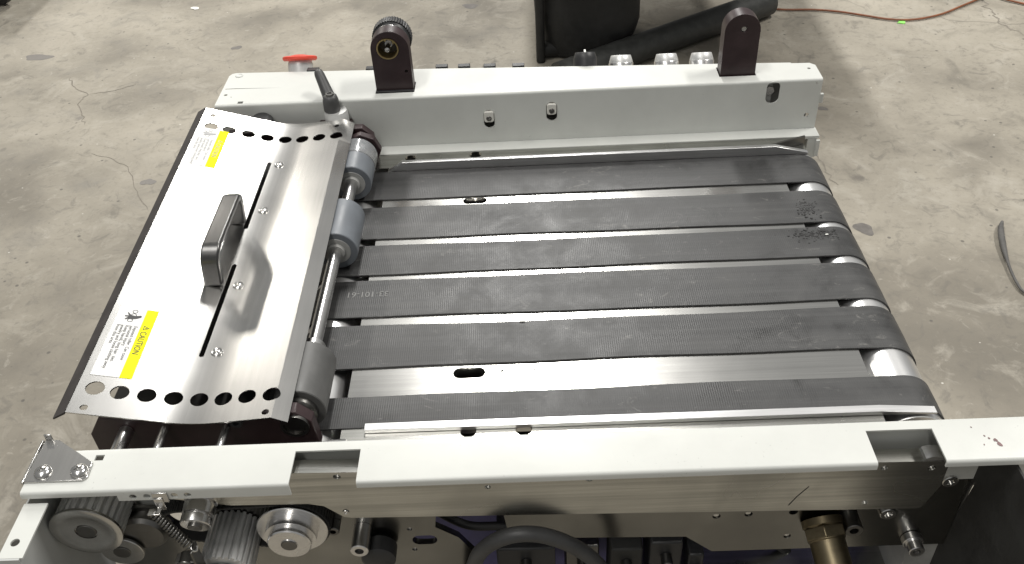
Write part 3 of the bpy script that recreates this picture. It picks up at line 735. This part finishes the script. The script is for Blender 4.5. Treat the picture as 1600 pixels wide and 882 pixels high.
obj('end_panel_rear', MB().box(.3562, .3577, .4834, .62, -.30, -.045), 'black_panel', R)

# --- timing pulleys, springs and tensioner at the left
def toothed(cx, cz, y0, y1, r, nt, depth):
    pts = []
    for k in range(nt):
        a = 2*math.pi*k/nt
        for da, rr in ((.0, r-depth), (.12, r), (.58, r), (.70, r-depth)):
            q = a+da*2*math.pi/nt; pts.append((cx+rr*math.cos(q), cz+rr*math.sin(q)))
    return MB().prism(pts, 'y', y0, y1)
def disc(cx, cz, y0, y1, r, ch=.0006, seg=56): return MB().cyl((cx, y0, cz), (cx, y1, cz), r, seg, 0, ch)
bx_, bz_ = -.3660, .0165
tp = obj('timing_pulley', toothed(bx_, bz_, .4442, .4725, .0272, 28, .0036), 'satin_metal', R, smooth=25)
obj('flange', MB().lathe([(0, .0001), (-.0002, .0088), (-.0012, .0090), (-.0014, .0190), (-.0020, .0200), (-.0020, .0275), (-.0014, .0285), (.0006, .0285)], (bx_, .4430, bz_), (0, 1, 0), 64), 'flange_metal', tp)
obj('flange', disc(bx_, bz_, .4726, .4742, .0295), 'turned_metal', tp)
obj('shaft_end', disc(bx_, bz_, .4415, .4427, .0080), 'dark_steel', tp)
ix, iz = -.3540, -.0270
ip = obj('idler_pulley', disc(ix, iz, .4520, .4550, .0178), 'flange_metal', R)
obj('shaft_end', disc(ix, iz, .4512, .4521, .0072), 'dark_steel', ip)
obj('bearing', MB().lathe([(0, .010), (0, .017), (.003, .020), (.006, .020), (.007, .0175), (.012, .0175), (.013, .021), (.016, .021)], (-.3330, .4560, -.0110), (0, 1, 0), 40), 'dark_steel', ip)
gx, gz = -.2085, -.0125
g3 = obj('timing_pulley', disc(gx, gz, .4575, .4595, .0295), 'turned_metal', R)
obj('hub', MB().lathe([(0, .0001), (0, .0070), (.0006, .0072), (.0006, .0170), (.0016, .0180), (.0065, .0180), (.0066, .0212), (.0145, .0215)], (gx, .4430, gz), (0, 1, 0), 56), 'turned_metal', g3)
obj('shaft_end', disc(gx, gz, .4424, .4434, .0066), 'dark_steel', g3)
obj('toothed_ring', toothed(gx, gz, .4596, .4780, .0285, 36, .002), 'dark_steel', g3, smooth=25)
# drive pulley half hidden below the rail
dx_, dz_ = -.2640, -.0330
g4 = obj('toothed_pulley', toothed(dx_, dz_, .4330, .4790, .0225, 26, .0026), 'satin_metal', R, smooth=25)
obj('shaft_end', disc(dx_, dz_, .4300, .4329, .0150), 'dark_steel', g4)
# timing belt around the two pulleys
def loop(c1, r1, c2, r2, n=30):
    c1 = Vector(c1); c2 = Vector(c2); d = c2-c1; L = d.length; base = math.atan2(d.y, d.x); al = math.acos((r1-r2)/L); out = []
    for k in range(n+1):
        a = base+al+(2*math.pi-2*al)*k/n; out.append((c1.x+r1*math.cos(a), c1.y+r1*math.sin(a)))
    for k in range(n+1):
        a = base-al+(2*al)*k/n; out.append((c2.x+r2*math.cos(a), c2.y+r2*math.sin(a)))
    return out
lo = loop((gx, gz), .0305, (-.2985, -.006), .0200); li = loop((gx, gz), .0288, (-.2985, -.006), .0183)
v = [(p[0], y, p[1]) for y in (.4605, .4770) for p in lo]+[(p[0], y, p[1]) for y in (.4605, .4770) for p in li]
n = len(lo); f = []
for k in range(n):
    q = (k+1) % n
    f += [(k, q, n+q, n+k), (2*n+k, 3*n+k, 3*n+q, 2*n+q), (k, 2*n+k, 2*n+q, q), (n+k, n+q, 3*n+q, 3*n+k)]
tb = obj('timing_belt', MB().add(v, f), 'rubber_black', R, smooth=30)
rb = MB(); acc = 0
for k in range(n):
    a = Vector(lo[k]); b_ = Vector(lo[(k+1) % n]); d = b_-a; L = d.length; steps = max(1, int(L/.0036))
    for j in range(steps):
        p = a+d*(j/steps); q = Vector((d.y, -d.x)).normalized()
        if d.length < 1e-6: continue
        e = d.normalized()*.0008
        rb.add([(p.x-e.x, .4606, p.y-e.y), (p.x+e.x, .4606, p.y+e.y), (p.x+e.x+q.x*.0007, .4606, p.y+e.y+q.y*.0007), (p.x-e.x+q.x*.0007, .4606, p.y-e.y+q.y*.0007),
                (p.x-e.x, .4769, p.y-e.y), (p.x+e.x, .4769, p.y+e.y), (p.x+e.x+q.x*.0007, .4769, p.y+e.y+q.y*.0007), (p.x-e.x+q.x*.0007, .4769, p.y-e.y+q.y*.0007)],
               [(0, 1, 2, 3), (7, 6, 5, 4), (3, 2, 6, 7), (0, 3, 7, 4), (1, 5, 6, 2)])
rbo = obj('belt_teeth', rb, 'rubber_black', tb, smooth=0); rbo['kind'] = 'stuff'
# tensioner rollers
tr = obj('tension_roller', MB().lathe([(0, .006), (0, .0115), (.0006, .0122), (.0065, .0122), (.0070, .0100), (.0085, .0100), (.009, .0126), (.0165, .0126), (.0172, .0108), (.019, .0108), (.0195, .0132), (.030, .0132)], (-.2740, .4370, .0260), (.05, .93, .25), 40), 'turned_metal', R)
obj('shaft_end', MB().cyl((-.2741, .4352, .0255), (-.2739, .4390, .0265), .0058, 20), 'dark_steel', tr)
tbar = obj('tension_arm', join([MB().box(-.2760, -.2742, .4180, .4300, -.0560, .0170), MB().box(-.2960, -.2791, .4250, .4340, -.0560, -.0050), MB().cyl((-.2880, .4240, -.012), (-.2880, .4360, -.012), .0085, 24, 0, .0006)]), 'dark_steel', R, .0006)
obj('arm_screw', socket_bolt((-.2880, .4248, -.032), .0052, .004), 'screw_metal', tbar)
# spring and its clip
A = Vector((-.3000, .4330, .0520)); B = Vector((-.2770, .4240, .0180)); d = (B-A); L = d.length; d.normalize(); u = d.orthogonal().normalized(); w_ = d.cross(u)
hp = []; turns = 15
for k in range(turns*10+1):
    a = 2*math.pi*k/10; hp.append(A+d*(L*k/(turns*10))+(u*math.cos(a)+w_*math.sin(a))*.0034)
spg = obj('tension_spring', MB().tube(hp, .00085, 6), 'dark_steel', R, smooth=60)
obj('hook', MB().tube(bez([B+d*.0005, B+d*.004+Vector((0, -.002, .001)), B+d*.007+Vector((.001, 0, .002)), B+d*.0055+Vector((.0025, .002, .004))], 6), .0009, 8), 'screw_metal', spg)
spc = obj('spring_clip', join([MB().box(-.2965, -.2850, .4360, .4374, .0580, .0690), MB().box(-.2962, -.2890, .4350, .4359, .0500, .0635), MB().box(-.3020, -.2925, .4290, .4349, .0510, .0524)]), 'screw_metal', R, .0004)

# --- cabinet and feet below (mostly out of view)
b = MB(); b.box(-.372, .335, .52, 1.04, -.62, -.33)
cab = obj('base_cabinet', b, 'paint_grey', R, .004)
for x in (-.33, .29):
    for y in (.56, 1.0): obj('foot', MB().lathe([(0, .028), (.012, .028), (.016, .012), (.10, .012)], (x, y, -.72), (0, 0, 1), 24), 'rubber_black', R)

# ------------------------------------------------------------------ things on the floor behind (floor coordinates)
cord = bez([(.70, 3.06, .007), (.84, 3.0758, .006), (.9212, 3.0609, .006), (1.0074, 3.0509, .006), (1.0886, 3.0251, .006), (1.164, 2.9843, .006), (1.2378, 2.9442, .006), (1.3204, 2.9349, .006), (1.4172, 2.966, .006), (1.5026, 3.0207, .006), (1.6029, 3.085, .006), (1.68, 3.12, .006), (1.655, 3.085, .007), (1.7187, 3.0173, .006), (1.83, 2.93, .006)], 10)
tag(obj('extension_cord', MB().tube(cord, .0036, 10), 'cord_orange', floor=True), 'orange brown extension cord curving over the concrete behind the conveyor', 'cord')

# black stand with a padded shell, a slim post and a thick tubular leg
ST = empty('black_stand', (.30, 2.95, 0)); tag(ST, 'soft black bag shaped stand with a thick tubular leg behind the white rail', 'stand')
def fobj(name, b, mname, parent=ST, **k): return obj(name, b, mname, parent, floor=True, **k)
from mathutils import noise as mn
sh_ = MB(); nu, nv = 40, 30; grid = []
for j in range(nv+1):
    v_ = j/nv; z = .012+v_*.95
    w_x = .164+.06*v_; w_y = .175+.03*v_; cx_ = .203+.04*v_; cy_ = 2.895+.20*v_
    sq = min(1, (v_*9)**.5) if v_ < .11 else 1
    for i in range(nu):
        a = 2*math.pi*i/nu; ca, sa = math.cos(a), math.sin(a)
        e = (abs(ca)**3.2+abs(sa)**3.2)**(-1/3.2)*(.80+.20*sq)
        p = Vector((cx_+w_x*e*ca, cy_+w_y*e*sa, z)); k = mn.noise(p*7)*.016+mn.noise(p*19)*.005
        grid.append((p.x+ca*k, p.y+sa*k, p.z))
front = [(j*nu+i, j*nu+(i+1) % nu, (j+1)*nu+(i+1) % nu, (j+1)*nu+i) for j in range(nv) for i in range(nu)]+[list(range(nu-1, -1, -1)), [nv*nu+i for i in range(nu)]]
sh_.add(grid, front)
fobj('soft_shell', sh_, 'stand_black', smooth=60)
fobj('post', MB().prism(rrect(.038, .066, 2.742, 2.782, .012), 'z', 0.0, .30), 'stand_black', bevel=.004)
fobj('post_brace', MB().tube(bez([(.052, 2.765, .29), (.06, 2.80, .40), (.10, 2.88, .50)]), .018, 12), 'stand_black')
fobj('base_bar', MB().tube(bez([(.06, 2.78, .03), (.16, 2.80, .028), (.30, 2.78, .030)]), .026, 14), 'stand_black')
fobj('tube_leg', MB().tube([(.10, 2.556, .046), (.34, 2.712, .046), (.50, 2.815, .046), (.66, 2.918, .046), (.80, 3.008, .046), (.845, 3.037, .046), (.858, 3.045, .046)], [.044, .045, .045, .045, .045, .043, .030], 24), 'stand_tube')
fobj('shade_slab', MB().prism(rrect(.02, .90, 2.50, 3.55, .08), 'z', .50, .58), 'stand_black', bevel=.02)  # unseen slab added above the view to shade the floor below
fobj('slab_post', MB().cyl((.60, 3.45, .0), (.60, 3.45, .50), .03, 16), 'stand_black')  # carries the unseen shading slab
fobj('cross_bar', MB().tube([(.42, 2.93, .30), (.62, 3.16, .27), (.78, 3.36, .25)], .035, 14), 'stand_black')
fobj('trim', MB().tube(bez([(.135, 2.780, .075), (.175, 2.772, .072), (.215, 2.768, .070)]), .006, 8), 'paper_white')

# cart at the far left: only a wheel and the shade below it reach into view
CT = empty('cart', (-2.25, 3.7, 0)); tag(CT, 'cart with a black rubber wheel at the top left corner', 'cart')
tyre = fobj('wheel', MB().lathe([(0, .045), (0, .070), (.006, .082), (.030, .082), (.036, .070), (.036, .045)], (-2.045, 3.452, .083), (.35, .94, 0), 40), 'rubber_black', CT)
fobj('rim', MB().lathe([(.004, .0001), (.004, .015), (.002, .018), (.004, .046), (.032, .046), (.032, .0001)], (-2.045, 3.452, .083), (.35, .94, 0), 32), 'grey_hub', CT)
fobj('platform', MB().box(-2.9, -1.95, 3.36, 4.5, .16, .20), 'dark_steel', CT, bevel=.004)

# bent black cable at the right edge
tag(obj('black_cable', MB().tube(bez([(1.125, 1.775, .010), (1.108, 1.745, .014), (1.094, 1.705, .013), (1.081, 1.657, .012), (1.069, 1.599, .010), (1.064, 1.548, .008), (1.070, 1.517, .006), (1.11, 1.47, .006)]), [.003+.0045*max(0, math.sin(min(1, k/45)*math.pi)) for k in range(85)], 10), 'cable_grey', floor=True), 'dark grey cable end lying bent on the concrete at the right edge', 'cable')

# scraps
def scrap(name, x, y, r, mname, label, cat, seed, h=.003):
    random.seed(seed); pts = [(x+r*random.uniform(.5, 1.1)*math.cos(a)*1.5, y+r*random.uniform(.5, 1.1)*math.sin(a)) for a in [2*math.pi*k/9 for k in range(9)]]
    tag(obj(name, MB().prism(pts, 'z', .0, h), mname, floor=True, smooth=0), label, cat)
scrap('scrap', 1.272, 2.925, .012, 'green_scrap', 'small bright green scrap lying below the orange cord', 'scrap', 1)
scrap('paper_chip', -.752, 2.72, .013, 'paper_white', 'small white chip on the concrete left of the red button', 'chip', 2)
scrap('paper_chip', -1.235, 3.335, .014, 'paper_white', 'longish white chip at the top edge, left of the knurled knob', 'chip', 4)

# cracks and oil stains in the concrete, marks on the near rail
def ribbon(name, pts, w, mname, parent, seed, z=.0006, fl=True):
    random.seed(seed); P = []
    for (x0, y0), (x1, y1) in zip(pts, pts[1:]):
        for k in range(5): P.append((x0+(x1-x0)*k/5+random.gauss(0, w*1.2), y0+(y1-y0)*k/5+random.gauss(0, w*1.2)))
    P.append(pts[-1]); v = []; f = []
    for k, p in enumerate(P):
        a = Vector(P[max(k-1, 0)]); b = Vector(P[min(k+1, len(P)-1)]); d = (b-a).normalized(); q = w*random.uniform(.25, .8)*(0.15 if k in (0, len(P)-1) else 1)
        v += [(p[0]-d.y*q, p[1]+d.x*q, z), (p[0]+d.y*q, p[1]-d.x*q, z)]
        if k: f.append((2*k-2, 2*k-1, 2*k+1, 2*k))
    return obj(name, MB().add(v, f), mname, parent, floor=fl, smooth=0)
def stain(name, x, y, rx, ry, mname, parent, seed, z, fl=True):
    random.seed(seed); n = 22; ph = [random.uniform(0, 6.28) for _ in range(3)]
    v = [(x, y, z)]
    for k in range(n):
        a = 2*math.pi*k/n; r = 1+.16*math.sin(2*a+ph[0])+.12*math.sin(3*a+ph[1])+.07*math.sin(5*a+ph[2]); v.append((x+rx*r*math.cos(a), y+ry*r*math.sin(a), z))
    return obj(name, MB().add(v, [(0, k+1, (k+1) % n+1) for k in range(n)]), mname, parent, floor=fl, smooth=0)
plastic('crack_dark', (.19, .172, .145), .9, .2)
plastic('oil_stain', (.125, .115, .105), .5, .2)
for k, (pts, w) in enumerate((([(1.603, 3.10), (1.594, 3.015), (1.592, 2.946), (1.579, 2.88), (1.599, 2.837), (1.66, 2.73)], .0050),
        ([(-1.518, 2.797), (-1.475, 2.725), (-1.411, 2.671), (-1.424, 2.621), (-1.38, 2.534), (-1.35, 2.472)], .0030),
        ([(-1.411, 2.671), (-1.33, 2.690), (-1.27, 2.73)], .0022), ([(-1.273, 2.30), (-1.199, 2.263), (-1.134, 2.218), (-1.065, 2.083), (-1.006, 1.988)], .0022),
        ([(.77, 2.124), (.781, 2.049), (.793, 1.972)], .0035))):
    ribbon('crack', pts, w, 'crack_dark', fl, 20+k)
for k, (x, y, rx, ry) in enumerate(((.801, 1.782, .020, .026), (-1.69, 2.968, .045, .026), (-.192, 3.236, .03, .02), (-.995, 2.971, .018, .014), (.859, 2.371, .014, .012), (-1.05, 2.13, .02, .016))):
    stain('oil_stain', x, y, rx, ry, 'oil_stain', fl, 40+k, .0004)
plastic('rail_mark', (.16, .10, .10), .6, .3)
for k, (x, y, r) in enumerate(((.344, .4565, .0013), (.3455, .4525, .0016), (.334, .4525, .0005), (.3375, .461, .0006), (.331, .470, .0005), (.3400, .4585, .0007))):
    stain('rail_mark', x, y, r, r*1.4, 'rail_mark', near, 60+k, T+.0003, False)
